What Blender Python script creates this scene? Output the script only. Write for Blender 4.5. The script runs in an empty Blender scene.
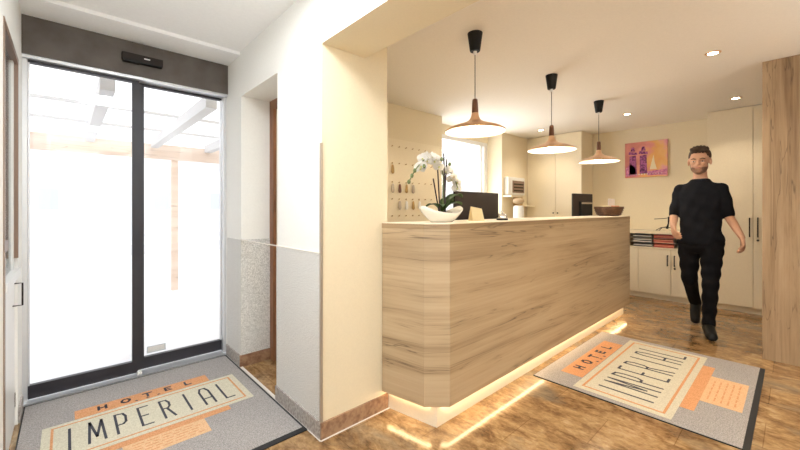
import bpy, bmesh, math, random
from mathutils import Vector, Matrix
random.seed(7)
sc = bpy.context.scene
COL = sc.collection
PI = math.pi

# ------------------------------------------------------------------ materials
def nodes(name):
    m = bpy.data.materials.new(name); m.use_nodes = True
    nt = m.node_tree; b = nt.nodes['Principled BSDF']
    return m, nt, b
def plain(name, col, rough=.5, metal=0., spec=.5, bump=0., bscale=60., coat=0.):
    m, nt, b = nodes(name)
    b.inputs['Base Color'].default_value = (*col, 1); b.inputs['Roughness'].default_value = rough
    b.inputs['Metallic'].default_value = metal; b.inputs['Specular IOR Level'].default_value = spec
    if coat: b.inputs['Coat Weight'].default_value = coat
    tc = nt.nodes.new('ShaderNodeTexCoord'); nz = nt.nodes.new('ShaderNodeTexNoise')
    nz.inputs['Scale'].default_value = bscale; nz.inputs['Detail'].default_value = 4
    nt.links.new(tc.outputs['Object'], nz.inputs['Vector'])
    mx = nt.nodes.new('ShaderNodeMix'); mx.data_type = 'RGBA'
    mx.inputs['A'].default_value = (*[c * .95 for c in col], 1); mx.inputs['B'].default_value = (*[min(1, c * 1.04) for c in col], 1)
    nt.links.new(nz.outputs['Fac'], mx.inputs['Factor']); nt.links.new(mx.outputs['Result'], b.inputs['Base Color'])
    if bump:
        bp = nt.nodes.new('ShaderNodeBump'); bp.inputs['Strength'].default_value = bump; bp.inputs['Distance'].default_value = .003
        nt.links.new(nz.outputs['Fac'], bp.inputs['Height']); nt.links.new(bp.outputs['Normal'], b.inputs['Normal'])
    return m
def emit(name, col, s):
    m, nt, b = nodes(name)
    b.inputs['Base Color'].default_value = (*col, 1)
    b.inputs['Emission Color'].default_value = (*col, 1); b.inputs['Emission Strength'].default_value = s
    return m
def ramp(nt, fac, stops):
    r = nt.nodes.new('ShaderNodeValToRGB'); e = r.color_ramp.elements
    while len(e) > 1: e.remove(e[-1])
    e[0].position = stops[0][0]; e[0].color = (*stops[0][1], 1)
    for p, c in stops[1:]:
        n = e.new(p); n.color = (*c, 1)
    nt.links.new(fac, r.inputs['Fac']); return r
def wood(name, scale, stops, fine=.25, rough=.45, seam=None):
    """long-grained oak; scale = (x,y,z) stretch of the noise"""
    m, nt, b = nodes(name)
    tc = nt.nodes.new('ShaderNodeTexCoord'); mp = nt.nodes.new('ShaderNodeMapping')
    mp.inputs['Scale'].default_value = scale
    nt.links.new(tc.outputs['Object'], mp.inputs['Vector'])
    n1 = nt.nodes.new('ShaderNodeTexNoise'); n1.inputs['Scale'].default_value = 1; n1.inputs['Detail'].default_value = 6
    n1.inputs['Roughness'].default_value = .62; n1.inputs['Distortion'].default_value = .45
    nt.links.new(mp.outputs['Vector'], n1.inputs['Vector'])
    mp2 = nt.nodes.new('ShaderNodeMapping'); mp2.inputs['Scale'].default_value = [s * (7 if s > 3 else 1.6) for s in scale]
    nt.links.new(tc.outputs['Object'], mp2.inputs['Vector'])
    n2 = nt.nodes.new('ShaderNodeTexNoise'); n2.inputs['Scale'].default_value = 1; n2.inputs['Detail'].default_value = 5
    nt.links.new(mp2.outputs['Vector'], n2.inputs['Vector'])
    mx = nt.nodes.new('ShaderNodeMix'); mx.data_type = 'FLOAT'; mx.inputs['Factor'].default_value = fine
    nt.links.new(n1.outputs['Fac'], mx.inputs['A']); nt.links.new(n2.outputs['Fac'], mx.inputs['B'])
    r = ramp(nt, mx.outputs['Result'], stops); out = r.outputs['Color']
    # dark cracks and knots
    mp3 = nt.nodes.new('ShaderNodeMapping'); mp3.inputs['Scale'].default_value = [s * .9 for s in scale]; mp3.inputs['Location'].default_value = (5, 3, 8)
    nt.links.new(tc.outputs['Object'], mp3.inputs['Vector'])
    n3 = nt.nodes.new('ShaderNodeTexNoise'); n3.inputs['Scale'].default_value = 1; n3.inputs['Detail'].default_value = 3; n3.inputs['Distortion'].default_value = 1.6
    nt.links.new(mp3.outputs['Vector'], n3.inputs['Vector'])
    r3 = ramp(nt, n3.outputs['Fac'], [(0, (0, 0, 0)), (.486, (0, 0, 0)), (.5, (.8, .8, .8)), (.514, (0, 0, 0))])
    r4 = ramp(nt, n1.outputs['Fac'], [(0, (1, 1, 1)), (.42, (1, 1, 1)), (.55, (0, 0, 0))])
    mm = nt.nodes.new('ShaderNodeMath'); mm.operation = 'MULTIPLY'
    nt.links.new(r3.outputs['Color'], mm.inputs[0]); nt.links.new(r4.outputs['Color'], mm.inputs[1])
    dk = nt.nodes.new('ShaderNodeMix'); dk.data_type = 'RGBA'; dk.inputs['B'].default_value = (*[c * .45 for c in stops[0][1]], 1)
    nt.links.new(mm.outputs[0], dk.inputs['Factor']); nt.links.new(out, dk.inputs['A'])
    nt.links.new(dk.outputs['Result'], b.inputs['Base Color'])
    b.inputs['Roughness'].default_value = rough
    bp = nt.nodes.new('ShaderNodeBump'); bp.inputs['Strength'].default_value = .08; bp.inputs['Distance'].default_value = .002
    nt.links.new(n2.outputs['Fac'], bp.inputs['Height']); nt.links.new(bp.outputs['Normal'], b.inputs['Normal'])
    return m
def stone_floor():
    m, nt, b = nodes('brown_stone_tiles')
    tc = nt.nodes.new('ShaderNodeTexCoord')
    def noise(scale, detail, dist=0., loc=(0, 0, 0), rough=.6):
        mp = nt.nodes.new('ShaderNodeMapping'); mp.inputs['Scale'].default_value = scale; mp.inputs['Location'].default_value = loc
        nt.links.new(tc.outputs['Object'], mp.inputs['Vector'])
        n = nt.nodes.new('ShaderNodeTexNoise'); n.inputs['Scale'].default_value = 1; n.inputs['Detail'].default_value = detail
        n.inputs['Distortion'].default_value = dist; n.inputs['Roughness'].default_value = rough
        nt.links.new(mp.outputs['Vector'], n.inputs['Vector']); return n
    a = noise((6.5, 3.4, 4), 8, 1.3); c = noise((44, 24, 20), 6, .5, (3, 1, 0), .7); g = noise((3.2, 2.0, 3), 3, .6, (9, 4, 0))
    mx = nt.nodes.new('ShaderNodeMix'); mx.data_type = 'FLOAT'; mx.inputs['Factor'].default_value = .4
    nt.links.new(a.outputs['Fac'], mx.inputs['A']); nt.links.new(c.outputs['Fac'], mx.inputs['B'])
    r = ramp(nt, mx.outputs['Result'], [(.32, (.06, .03, .012)), (.43, (.19, .10, .038)), (.50, (.30, .175, .075)), (.57, (.40, .25, .115)), (.68, (.55, .38, .21))])
    # slate-grey clouds in the stone
    rg = ramp(nt, g.outputs['Fac'], [(.52, (0, 0, 0)), (.68, (.55, .55, .55))])
    mg = nt.nodes.new('ShaderNodeMix'); mg.data_type = 'RGBA'; mg.inputs['B'].default_value = (.19, .17, .13, 1)
    nt.links.new(rg.outputs['Color'], mg.inputs['Factor']); nt.links.new(r.outputs['Color'], mg.inputs['A'])
    br = nt.nodes.new('ShaderNodeTexBrick'); br.offset = .5; br.inputs['Scale'].default_value = 1
    br.inputs['Brick Width'].default_value = .61; br.inputs['Row Height'].default_value = .305
    br.inputs['Mortar Size'].default_value = .0022; br.inputs['Mortar Smooth'].default_value = .2
    br.inputs['Color1'].default_value = (1, 1, 1, 1); br.inputs['Color2'].default_value = (.88, .87, .86, 1); br.inputs['Mortar'].default_value = (.62, .55, .46, 1)
    mpb = nt.nodes.new('ShaderNodeMapping'); mpb.inputs['Rotation'].default_value = (0, 0, PI / 2); mpb.inputs['Location'].default_value = (.11, .17, 0)
    nt.links.new(tc.outputs['Object'], mpb.inputs['Vector']); nt.links.new(mpb.outputs['Vector'], br.inputs['Vector'])
    ml = nt.nodes.new('ShaderNodeMix'); ml.data_type = 'RGBA'; ml.blend_type = 'MULTIPLY'; ml.inputs['Factor'].default_value = 1
    nt.links.new(mg.outputs['Result'], ml.inputs['A']); nt.links.new(br.outputs['Color'], ml.inputs['B'])
    nt.links.new(ml.outputs['Result'], b.inputs['Base Color'])
    rr = nt.nodes.new('ShaderNodeMapRange'); rr.inputs['To Min'].default_value = .07; rr.inputs['To Max'].default_value = .24
    nt.links.new(c.outputs['Fac'], rr.inputs['Value']); nt.links.new(rr.outputs['Result'], b.inputs['Roughness'])
    b.inputs['Specular IOR Level'].default_value = .6
    bp = nt.nodes.new('ShaderNodeBump'); bp.inputs['Strength'].default_value = .12; bp.inputs['Distance'].default_value = .002
    nt.links.new(a.outputs['Fac'], bp.inputs['Height']); nt.links.new(bp.outputs['Normal'], b.inputs['Normal'])
    return m
def speckle(name, c1, c2, scale, rough=.8, bump=.35):
    m, nt, b = nodes(name)
    tc = nt.nodes.new('ShaderNodeTexCoord'); v = nt.nodes.new('ShaderNodeTexNoise'); v.inputs['Scale'].default_value = scale; v.inputs['Detail'].default_value = 3
    nt.links.new(tc.outputs['Object'], v.inputs['Vector'])
    r = ramp(nt, v.outputs['Fac'], [(.36, c1), (.62, c2)])
    nt.links.new(r.outputs['Color'], b.inputs['Base Color']); b.inputs['Roughness'].default_value = rough
    bp = nt.nodes.new('ShaderNodeBump'); bp.inputs['Strength'].default_value = bump; bp.inputs['Distance'].default_value = .003
    nt.links.new(v.outputs['Fac'], bp.inputs['Height']); nt.links.new(bp.outputs['Normal'], b.inputs['Normal'])
    return m
def glass(name, refl=.08, tint=(1, 1, 1)):
    m = bpy.data.materials.new(name); m.use_nodes = True; nt = m.node_tree; nt.nodes.clear()
    o = nt.nodes.new('ShaderNodeOutputMaterial'); t = nt.nodes.new('ShaderNodeBsdfTransparent'); t.inputs['Color'].default_value = (*tint, 1)
    g = nt.nodes.new('ShaderNodeBsdfGlossy'); g.inputs['Roughness'].default_value = .01
    fr = nt.nodes.new('ShaderNodeLayerWeight'); fr.inputs['Blend'].default_value = .25
    mr = nt.nodes.new('ShaderNodeMapRange'); mr.inputs['To Min'].default_value = refl * .4; mr.inputs['To Max'].default_value = min(1, refl * 6)
    x = nt.nodes.new('ShaderNodeMixShader')
    nt.links.new(fr.outputs['Fresnel'], mr.inputs['Value']); nt.links.new(mr.outputs['Result'], x.inputs['Fac'])
    nt.links.new(t.outputs[0], x.inputs[1]); nt.links.new(g.outputs[0], x.inputs[2]); nt.links.new(x.outputs[0], o.inputs['Surface'])
    return m

M = {}
M['wall'] = plain('white_plaster', (.86, .85, .81), .9, bump=.15, bscale=90)
M['wall_warm'] = plain('cream_plaster', (.76, .67, .49), .9, bump=.15, bscale=90)
M['ceil'] = plain('ceiling_paint', (.92, .92, .91), .95)
M['ceil_warm'] = plain('reception_ceiling_paint', (.84, .80, .73), .95)
M['wains'] = speckle('granular_grey_plaster', (.42, .41, .39), (.80, .79, .76), 190)
M['floor'] = stone_floor()
M['base'] = speckle('brown_stone_skirting', (.20, .10, .055), (.36, .22, .13), 28, .4, .1)
M['base_grey'] = speckle('grey_brown_stone_skirting', (.26, .23, .21), (.46, .42, .39), 60, .45, .1)
M['grout'] = plain('pale_grout', (.72, .68, .62), .8)
M['alu'] = plain('brushed_aluminium', (.72, .73, .75), .35, .6)
M['steel'] = plain('matt_steel_trim', (.42, .36, .29), .4, .5)
M['frame'] = plain('anthracite_aluminium', (.022, .02, .026), .45)
M['header'] = speckle('dark_bronze_casing', (.075, .06, .05), (.12, .10, .085), 6, .55, .02)
M['black'] = plain('black_plastic', (.008, .008, .008), .6, spec=.25)
M['dark'] = plain('dark_plastic', (.018, .012, .010), .6, spec=.25)
M['glass'] = glass('door_glass'); M['mirror'] = glass('cabinet_glass', .14, (.93, .95, .96))
OAK = [(.27, (.22, .14, .072)), (.40, (.335, .235, .135)), (.50, (.425, .31, .185)), (.66, (.50, .38, .24))]
M['oak'] = wood('oak_laminate', (.5, .5, 9), OAK)
M['oak_edge_shaded'] = wood('shaded_oak_edge_band', (.5, .5, 9), [(.3, (.20,.125,.062)), (.5, (.29,.195,.105)), (.7, (.36,.255,.145))])  # darker copy of the oak; the edge's shade is put into the colour
M['oak_v'] = wood('upright_oak_laminate', (11, 11, .8), [(.3, (.17, .10, .05)), (.42, (.27, .18, .10)), (.52, (.36, .25, .15)), (.64, (.43, .32, .205))])
M['oak_top'] = plain('pale_laminate_top', (.82, .74, .60), .35)
M['cream'] = plain('cream_lacquer', (.80, .71, .53), .42)
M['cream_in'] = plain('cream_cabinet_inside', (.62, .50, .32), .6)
M['brownwood'] = wood('reddish_stained_wood', (14, 14, 1.2), [(.3, (.12, .045, .018)), (.5, (.23, .095, .04)), (.7, (.34, .16, .075))], rough=.4)
M['tan'] = plain('tan_plastic', (.45,.33,.20), .5)
M['greybrown'] = plain('grey_brown_lacquer', (.22,.14,.095), .4)
M['white'] = plain('white_plastic', (.80, .80, .78), .4)
M['ceramic'] = plain('glazed_white_ceramic', (.80, .77, .70), .2, coat=.4)
M['copper'] = plain('brushed_copper', (.80, .53, .34), .32, .75)
M['shade_in'] = plain('white_enamel', (.90, .86, .78), .5)
M['neck'] = plain('walnut', (.13, .045, .02), .45)
M['cord'] = plain('grey_cable', (.12, .11, .10), .6)
M['led'] = emit('warm_led_strip', (1, .74, .42), 20)
M['bulb'] = emit('warm_lamp_glass', (1, .80, .52), 22)
M['spot'] = emit('spot_lamp_face', (1, .80, .55), 30)
M['petal'] = plain('orchid_petal', (.90, .88, .84), .6)
M['lip'] = plain('orchid_lip', (.62, .60, .25), .6)
M['leaf'] = plain('orchid_leaf', (.07, .13, .035), .35)
M['stem'] = plain('orchid_stem', (.13, .16, .06), .5)
M['stick'] = plain('plant_stake', (.035, .018, .02), .5)
M['bud'] = plain('orchid_bud', (.12, .15, .05), .5)
M['soil'] = plain('bark_soil', (.05, .035, .025), .9, bump=.8, bscale=120)
M['card'] = plain('cream_card', (.84, .74, .50), .7)
M['chrome'] = plain('chrome', (.75, .75, .75), .15, 1.)
M['brass'] = plain('aged_brass', (.42, .27, .10), .35, .6)
M['wicker'] = speckle('dark_wicker', (.025, .010, .005), (.14, .06, .028), 150, .6, .8)
M['skin'] = plain('skin', (.58, .33, .22), .55)
M['hair'] = plain('dark_brown_hair', (.045, .025, .014), .7, bump=.8, bscale=150)
M['beard'] = plain('stubble_beard', (.22, .125, .085), .8, bump=.6, bscale=200)
M['lips'] = plain('lips', (.45, .20, .15), .5)
M['shirt'] = plain('black_cotton', (.010, .011, .015), .95, spec=.15, bump=.4, bscale=40)
M['trouser'] = plain('black_denim', (.006, .006, .008), .95, spec=.15, bump=.4, bscale=60)
M['shoe'] = plain('black_leather', (.006, .006, .006), .55, spec=.25)
M['eyew'] = plain('eye_white', (.75, .72, .68), .2); M['iris'] = plain('iris', (.03, .02, .012), .2)
M['mat_grey'] = speckle('grey_mat_pile', (.24, .22, .21), (.41, .38, .36), 170, .95, .6)
M['mat_cream'] = speckle('cream_mat_pile', (.52, .48, .36), (.66, .62, .49), 170, .95, .5)
M['mat_orange'] = speckle('orange_mat_pile', (.52, .23, .09), (.68, .34, .165), 170, .95, .5)
M['mat_peach'] = speckle('peach_mat_pile', (.60, .36, .19), (.73, .47, .27), 170, .95, .5)
M['mat_ink'] = plain('dark_mat_pile', (.05, .05, .065), .95)
M['rubber'] = plain('black_rubber_edge', (.012, .012, .013), .7)
M['snow'] = plain('pale_paving', (.74, .74, .76), .9, bump=.3, bscale=8)
M['pergola'] = plain('white_painted_timber', (.62, .61, .61), .7)
M['fascia'] = wood('larch_boards', (.6, .6, 9), [(.3, (.66, .50, .40)), (.5, (.76, .62, .52)), (.7, (.84, .72, .64))], rough=.7)
M['ext_wall'] = plain('white_render', (.78, .78, .80), .9)
M['ext_glass'] = plain('far_window_glass', (.60, .63, .68), .2)

# ------------------------------------------------------------------ mesh helpers
def new(): return bmesh.new()
def box(bm, x0, x1, y0, y1, z0, z1, mi=0):
    if x0 > x1: x0, x1 = x1, x0
    if y0 > y1: y0, y1 = y1, y0
    vs = [bm.verts.new(p) for p in ((x0,y0,z0),(x1,y0,z0),(x1,y1,z0),(x0,y1,z0),(x0,y0,z1),(x1,y0,z1),(x1,y1,z1),(x0,y1,z1))]
    for f in ((3,2,1,0),(4,5,6,7),(0,1,5,4),(1,2,6,5),(2,3,7,6),(3,0,4,7)):
        fc = bm.faces.new([vs[i] for i in f]); fc.material_index = mi
    return bm
def bevel(bm, w, seg=2):
    bmesh.ops.bevel(bm, geom=bm.edges[:], offset=w, segments=seg, profile=.7, affect='EDGES'); return bm
def prism(bm, poly, z0, z1, mi=0):
    a = sum(poly[i][0]*poly[(i+1)%len(poly)][1]-poly[(i+1)%len(poly)][0]*poly[i][1] for i in range(len(poly)))
    if a < 0: poly = poly[::-1]
    lo = [bm.verts.new((x, y, z0)) for x, y in poly]; hi = [bm.verts.new((x, y, z1)) for x, y in poly]
    n = len(poly)
    fs = [bm.faces.new(lo[::-1]), bm.faces.new(hi)]
    for i in range(n): fs.append(bm.faces.new((lo[i], lo[(i+1)%n], hi[(i+1)%n], hi[i])))
    for f in fs: f.material_index = mi
    return bm
def lathe(bm, prof, c=(0,0,0), seg=32, caps=True, mi=0, sx=1., sy=1.):
    rings = []
    for r, z in prof:
        rings.append([bm.verts.new((c[0]+sx*r*math.cos(2*PI*k/seg), c[1]+sy*r*math.sin(2*PI*k/seg), c[2]+z)) for k in range(seg)])
    for a, b in zip(rings, rings[1:]):
        for k in range(seg):
            bm.faces.new((a[k], a[(k+1)%seg], b[(k+1)%seg], b[k])).material_index = mi
    if caps:
        bm.faces.new(rings[0][::-1]).material_index = mi; bm.faces.new(rings[-1]).material_index = mi
    return bm
def tube(bm, pts, rad, seg=8, mi=0, flat=1.):
    pts = [Vector(p) for p in pts]; n = len(pts)
    if not hasattr(rad, '__len__'): rad = [rad]*n
    rings = []; up = None
    for i, p in enumerate(pts):
        d = (pts[min(i+1, n-1)] - pts[max(i-1, 0)]).normalized()
        if up is None:
            up = Vector((0,0,1)) if abs(d.z) < .9 else Vector((1,0,0))
        s = d.cross(up).normalized(); up = s.cross(d).normalized()
        r = rad[i]; ra, rb = (r if not hasattr(r, '__len__') else r[0]), (r*flat if not hasattr(r, '__len__') else r[1])
        rings.append([bm.verts.new(p + s*ra*math.cos(2*PI*k/seg) + up*rb*math.sin(2*PI*k/seg)) for k in range(seg)])
    for a, b in zip(rings, rings[1:]):
        for k in range(seg): bm.faces.new((a[k], a[(k+1)%seg], b[(k+1)%seg], b[k])).material_index = mi
    bm.faces.new(rings[0][::-1]).material_index = mi; bm.faces.new(rings[-1]).material_index = mi
    return bm
def ball(bm, c, r, seg=16, sc3=(1,1,1), mi=0, rot=None):
    mtx = Matrix.Translation(Vector(c)) @ (rot or Matrix.Identity(4)) @ Matrix.Diagonal((r*sc3[0], r*sc3[1], r*sc3[2], 1))
    out = bmesh.ops.create_uvsphere(bm, u_segments=seg, v_segments=max(6, seg//2), radius=1, matrix=mtx)
    for v in out['verts']:
        for f in v.link_faces: f.material_index = mi
    return bm
def rootloc(p):
    v = Vector((0,0,0))
    while p is not None: v += p.location; p = p.parent
    return v
def obj(name, bm, mats, parent=None, smooth=False, loc=None, **props):
    """bm is in world coordinates; the mesh is stored relative to its parent (or loc)"""
    off = rootloc(parent) + Vector(loc or (0,0,0))
    bmesh.ops.translate(bm, verts=bm.verts[:], vec=-off)
    bmesh.ops.recalc_face_normals(bm, faces=bm.faces[:])
    me = bpy.data.meshes.new(name); bm.to_mesh(me); bm.free()
    if not isinstance(mats, (list, tuple)): mats = [mats]
    for m in mats: me.materials.append(M[m] if isinstance(m, str) else m)
    if smooth:
        for p in me.polygons: p.use_smooth = True
        if smooth != 'all': me.set_sharp_from_angle(angle=math.radians(38))
    o = bpy.data.objects.new(name, me); COL.objects.link(o)
    if parent: o.parent = parent
    if loc: o.location = loc
    for k, v in props.items(): o[k] = v
    return o
def thing(name, label, cat, loc=(0,0,0), group=None):
    o = bpy.data.objects.new(name, None); COL.objects.link(o); o.location = loc; o.empty_display_size = .1
    o['label'] = label; o['category'] = cat
    if group: o['group'] = group
    return o
def dup(root, loc, label, rz=0, group=None):
    r = root.copy(); COL.objects.link(r); r.location = loc; r.rotation_euler = (0, 0, rz); r['label'] = label
    if group: r['group'] = group
    for ch in list(root.children):
        c = ch.copy(); COL.objects.link(c); c.parent = r
        for g in list(ch.children):
            d = g.copy(); COL.objects.link(d); d.parent = c
    return r
def struct(name, bm, mats, smooth=False): return obj(name, bm, mats, None, smooth, kind='structure')

# ------------------------------------------------------------------ the room
bm = new(); box(bm, -.6, 6.6, -2.2, 3.36, -.1, 0); struct('floor', bm, 'floor')
# ceilings
bm = new(); box(bm, -.3, 1.12, -2.2, 2.88, 2.405, 2.52); box(bm, -.3, 1.12, 2.88, 3.35, 2.38, 2.52); struct('ceiling_vestibule', bm, 'ceil')
bm = new(); box(bm, 1.12, 6.3, -2.2, 3.5, 2.38, 2.52); struct('ceiling_reception', bm, 'ceil_warm')
# wall between vestibule and reception: piers, niche lintel, ceiling beam; vestibule side white, reception side cream
def two_tone(bm, x0, x1, y0, y1, z0, z1):
    n = len(bm.faces); box(bm, x0, x1, y0, y1, z0, z1); bm.faces.ensure_lookup_table()
    for f in bm.faces[n:]:
        f.normal_update()
        f.material_index = 0 if (f.normal.x < -.5) else 1
bm = new()
two_tone(bm, .98, 1.43, 1.67, 2.21, 0, 2.42)
two_tone(bm, .98, 1.43, 2.85, 3.32, 0, 2.42)
two_tone(bm, .98, 1.43, 2.21, 2.85, 2.06, 2.42)
two_tone(bm, 1.29, 1.43, 2.21, 2.85, 0, 2.06)
two_tone(bm, .98, 1.26, -2.2, 1.67, 2.065, 2.42)
for f in bm.faces:
    c = f.calc_center_median(); f.normal_update()
    if 2.2 < c.y < 2.9 and c.x < 1.3 and not (f.normal.x > .5): f.material_index = 0
struct('wall_divider', bm, ['wall', 'wall_warm'])
# granular wainscot, slightly proud of the plaster
bm = new()
box(bm, .974, .98, 1.676, 2.21, .09, .965); box(bm, .974, .98, 2.85, 3.16, .09, .965)
box(bm, .974, 1.2, 2.844, 2.85, .09, .965)
struct('trim_1', bm, 'wains')
bm = new(); box(bm, .966, .98, 1.668, 2.212, 0, .09); box(bm, .966, .98, 2.85, 3.16, 0, .09); struct('baseboard_vestibule', bm, 'base_grey')
bm = new(); box(bm, .966, 1.2, 2.838, 2.85, 0, .09); box(bm, .97, 1.428, 1.657, 1.67, 0, .088); struct('baseboard_pier', bm, 'base')
bm = new(); box(bm, .962, .968, 1.655, 3.16, 0, .004); box(bm, .966, 1.44, 1.651, 1.657, 0, .004); box(bm, .97, .985, 2.21, 2.85, 0, .005); box(bm, .972, .98, 1.67, 2.85, .965, .971); struct('trim_2', bm, 'grout')
bm = new(); box(bm, .970, .984, 1.664, 1.676, .09, 1.545); struct('trim_3', bm, 'steel')
# front facade around the sliding door
bm = new(); box(bm, -.3, -.2, 3.2, 3.36, 0, 2.42); box(bm, -.3, 1.1, 3.3, 3.36, 2.14, 2.6); struct('wall_front', bm, 'wall')
# left wall with a glazed timber door
bm = new(); box(bm, -.34, -.2, -2.2, 2.30, 0, 2.42); box(bm, -.34, -.2, 2.93, 3.2, 0, 2.42); box(bm, -.34, -.2, 2.30, 2.93, 2.03, 2.42); box(bm, -.34, -.25, 2.30, 2.93, 0, 2.03)
struct('wall_left', bm, 'wall')
bm = new(); box(bm, -.2, -.19, 2.94, 3.13, 0, .09); box(bm, -.212, -.19, 1.0, 2.28, 0, .09); struct('baseboard_left', bm, 'base_grey')
# glazed side door (left edge of the picture)
bm = new(); box(bm, -.222, -.196, 2.30, 2.335, 0, 2.03); box(bm, -.222, -.196, 2.90, 2.93, .93, 2.03); box(bm, -.222, -.196, 2.335, 2.90, 2.00, 2.03)
sd = struct('door_2', bm, 'greybrown')
bm = new(); box(bm, -.235, -.212, 2.335, 2.93, .0, .86); box(bm, -.235, -.212, 2.85, 2.90, .86, 2.0); box(bm, -.235, -.212, 2.335, 2.38, .86, 2.0); box(bm, -.235, -.19, 2.335, 2.96, .83, .87)
obj('door_leaf', bm, 'white', sd)
bm = new(); box(bm, -.226, -.220, 2.38, 2.85, .87, 2.0); obj('door_pane', bm, 'mirror', sd)
bm = new(); box(bm, -.214, -.208, 2.42, 2.60, 1.0, 1.05); box(bm, -.214, -.208, 2.93, 2.97, .1, .18); obj('door_trim', bm, 'greybrown', sd)
bm = new(); tube(bm, [(-.213,2.83,.80), (-.175,2.83,.80), (-.175,2.83,.68), (-.213,2.83,.68)], .004); obj('door_handle', bm, 'dark', sd)

# reception shell
bm = new()
box(bm, 1.43, 3.53, 3.05, 3.35, 0, 2.4)
box(bm, 4.93, 6.3, 3.05, 3.35, 0, 2.4)
box(bm, 3.53, 4.93, 3.3, 3.4, 0, .95); box(bm, 3.53, 4.93, 3.3, 3.4, 2.24, 2.4)
struct('wall_north', bm, 'wall_warm')
bm = new(); box(bm, 6.15, 6.3, -2.2, 3.05, 0, 2.4); struct('wall_east', bm, 'wall_warm')
bm = new(); box(bm, -.34, 6.3, -2.35, -2.2, 0, 2.42); struct('wall_south', bm, 'wall_warm')
bm = new(); box(bm, 3.54, 4.92, 3.06, 3.3, .93, .955); struct('trim_4', bm, 'white')
# reception window
bm = new()
for a in ((3.53,3.60,.95,2.24),(4.84,4.93,.95,2.24),(3.60,4.84,.95,1.02),(3.60,4.84,2.18,2.24),(4.74,4.78,1.02,2.18)):
    box(bm, a[0], a[1], 3.31, 3.37, a[2], a[3])
w = struct('window_1', bm, 'white')
bm = new(); box(bm, 3.60, 4.84, 3.335, 3.34, 1.02, 2.18); obj('window_pane', bm, 'glass', w)

# ------------------------------------------------------------------ niche door
bm = new(); box(bm, 1.2, 1.29, 2.78, 2.85, 0, 2.06); box(bm, 1.2, 1.29, 2.21, 2.28, 0, 2.06); box(bm, 1.2, 1.29, 2.28, 2.78, 1.99, 2.06)
nd = struct('door_1', bm, 'brownwood')
bm = new(); box(bm, 1.225, 1.265, 2.28, 2.78, .005, 1.99); obj('door_leaf', bm, 'cream', nd)
bm = new(); box(bm, 1.205, 1.225, 2.28, 2.70, 0, .12); obj('threshold', bm, 'brownwood', nd)

# ------------------------------------------------------------------ automatic sliding entrance door
en = struct('door_3', box(new(), -.2, .98, 3.16, 3.3, 2.145, 2.379), 'header')
bm = new()
box(bm, -.2, .98, 3.17, 3.29, 2.125, 2.145); box(bm, -.2, -.178, 3.2, 3.29, 0, 2.125); box(bm, .958, .98, 3.2, 3.29, 0, 2.125)
obj('door_frame', bm, 'alu', en)
bm = new(); box(bm, -.2, .98, 3.16, 3.3, .0, .012); obj('floor_track', bm, 'alu', en)
bm = new(); lathe(bm, [(.012,0),(.018,.01),(.014,.03),(.004,.036)], (.385,3.175,.012), 12); obj('floor_guide', bm, 'white', en, True)
def leaf(x0, x1, y, name_):
    bm = new()
    box(bm, x0, x1, y, y+.035, .022, .105); box(bm, x0, x1, y, y+.035, 2.108, 2.124)
    if x0 < 0: box(bm, x1-.04, x1, y, y+.035, .105, 2.108)
    else: box(bm, x0, x0+.05, y, y+.035, .105, 2.108)
    l = obj('door_leaf', bm, 'frame', en)
    bm = new()
    if x0 < 0: box(bm, x0, x0+.008, y, y+.035, .105, 2.108)
    else: box(bm, x1-.008, x1, y, y+.035, .105, 2.108)
    obj('edge_profile', bm, 'alu', l)
    bm = new(); box(bm, x0+.008, x1-.008, y+.014, y+.02, .105, 2.108); obj('door_pane', bm, 'glass', l)
    return l
leaf(-.176, .387, 3.205, ''); l2 = leaf(.372, .957, 3.25, '')
bm = new(); box(bm, .44, .56, 3.261, 3.263, .125, .175); obj('sticker_border', bm, 'ext_glass', l2)
bm = new(); box(bm, .447, .553, 3.259, 3.261, .131, .169); obj('sticker', bm, 'white', l2)
bm = new(); box(bm, .28, .52, 3.115, 3.16, 2.235, 2.285); bevel(bm, .008); sn = obj('door_sensor', bm, 'dark', en, True)
bm = new(); box(bm, .285, .38, 3.108, 3.15, 2.222, 2.238); box(bm, .38, .515, 3.112, 3.15, 2.226, 2.235); obj('sensor_eye', bm, 'black', sn)
bm = new(); box(bm, .405, .44, 3.1135, 3.116, 2.258, 2.266); obj('maker_plate', bm, 'white', sn)

# ------------------------------------------------------------------ outside, beyond the door
bm = new(); box(bm, -14, 18, 3.36, 24, -.15, -.02); struct('ground', bm, 'snow')
bm = new(); box(bm, -8, 12, 12, 12.25, -.02, .25); struct('garden_kerb', bm, 'ext_wall')
pg = thing('pergola', 'white timber pergola with a larch fascia board outside the glass door', 'pergola', (1.2, 5.2, -.02))
for x in (-1.9, -.48, .226, .934, 1.635, 2.34, 3.04):
    bm = new(); box(bm, x-.045, x+.045, 3.45, 6.25, 2.08, 2.19); obj('rafter', bm, 'pergola', pg)
bm = new(); box(bm, -2.6, 4.2, 6.25, 6.31, 1.93, 2.14); obj('fascia', bm, 'fascia', pg)
for x in (1.16, -2.2, 3.9):
    bm = new(); box(bm, x, x+.085, 6.31, 6.39, -.02, 2.14); obj('post', bm, 'fascia', pg)
for y in (4.55, 5.5):
    bm = new(); box(bm, -2.6, 4.2, y, y+.03, 2.192, 2.22); obj('roof_batten', bm, 'pergola', pg)
hs = thing('neighbouring_house', 'pale rendered house far across the yard seen through the glass', 'building', (1, 20, -.02))
bm = new(); box(bm, -10, 14, 20, 21, -.02, 3.6); obj('wall', bm, 'ext_wall', hs)
for x in (-.8, 3.0, 5.4):
    bm = new(); box(bm, x, x+.9, 19.97, 20, 1.2, 2.0); obj('window', bm, 'ext_glass', hs)

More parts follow.
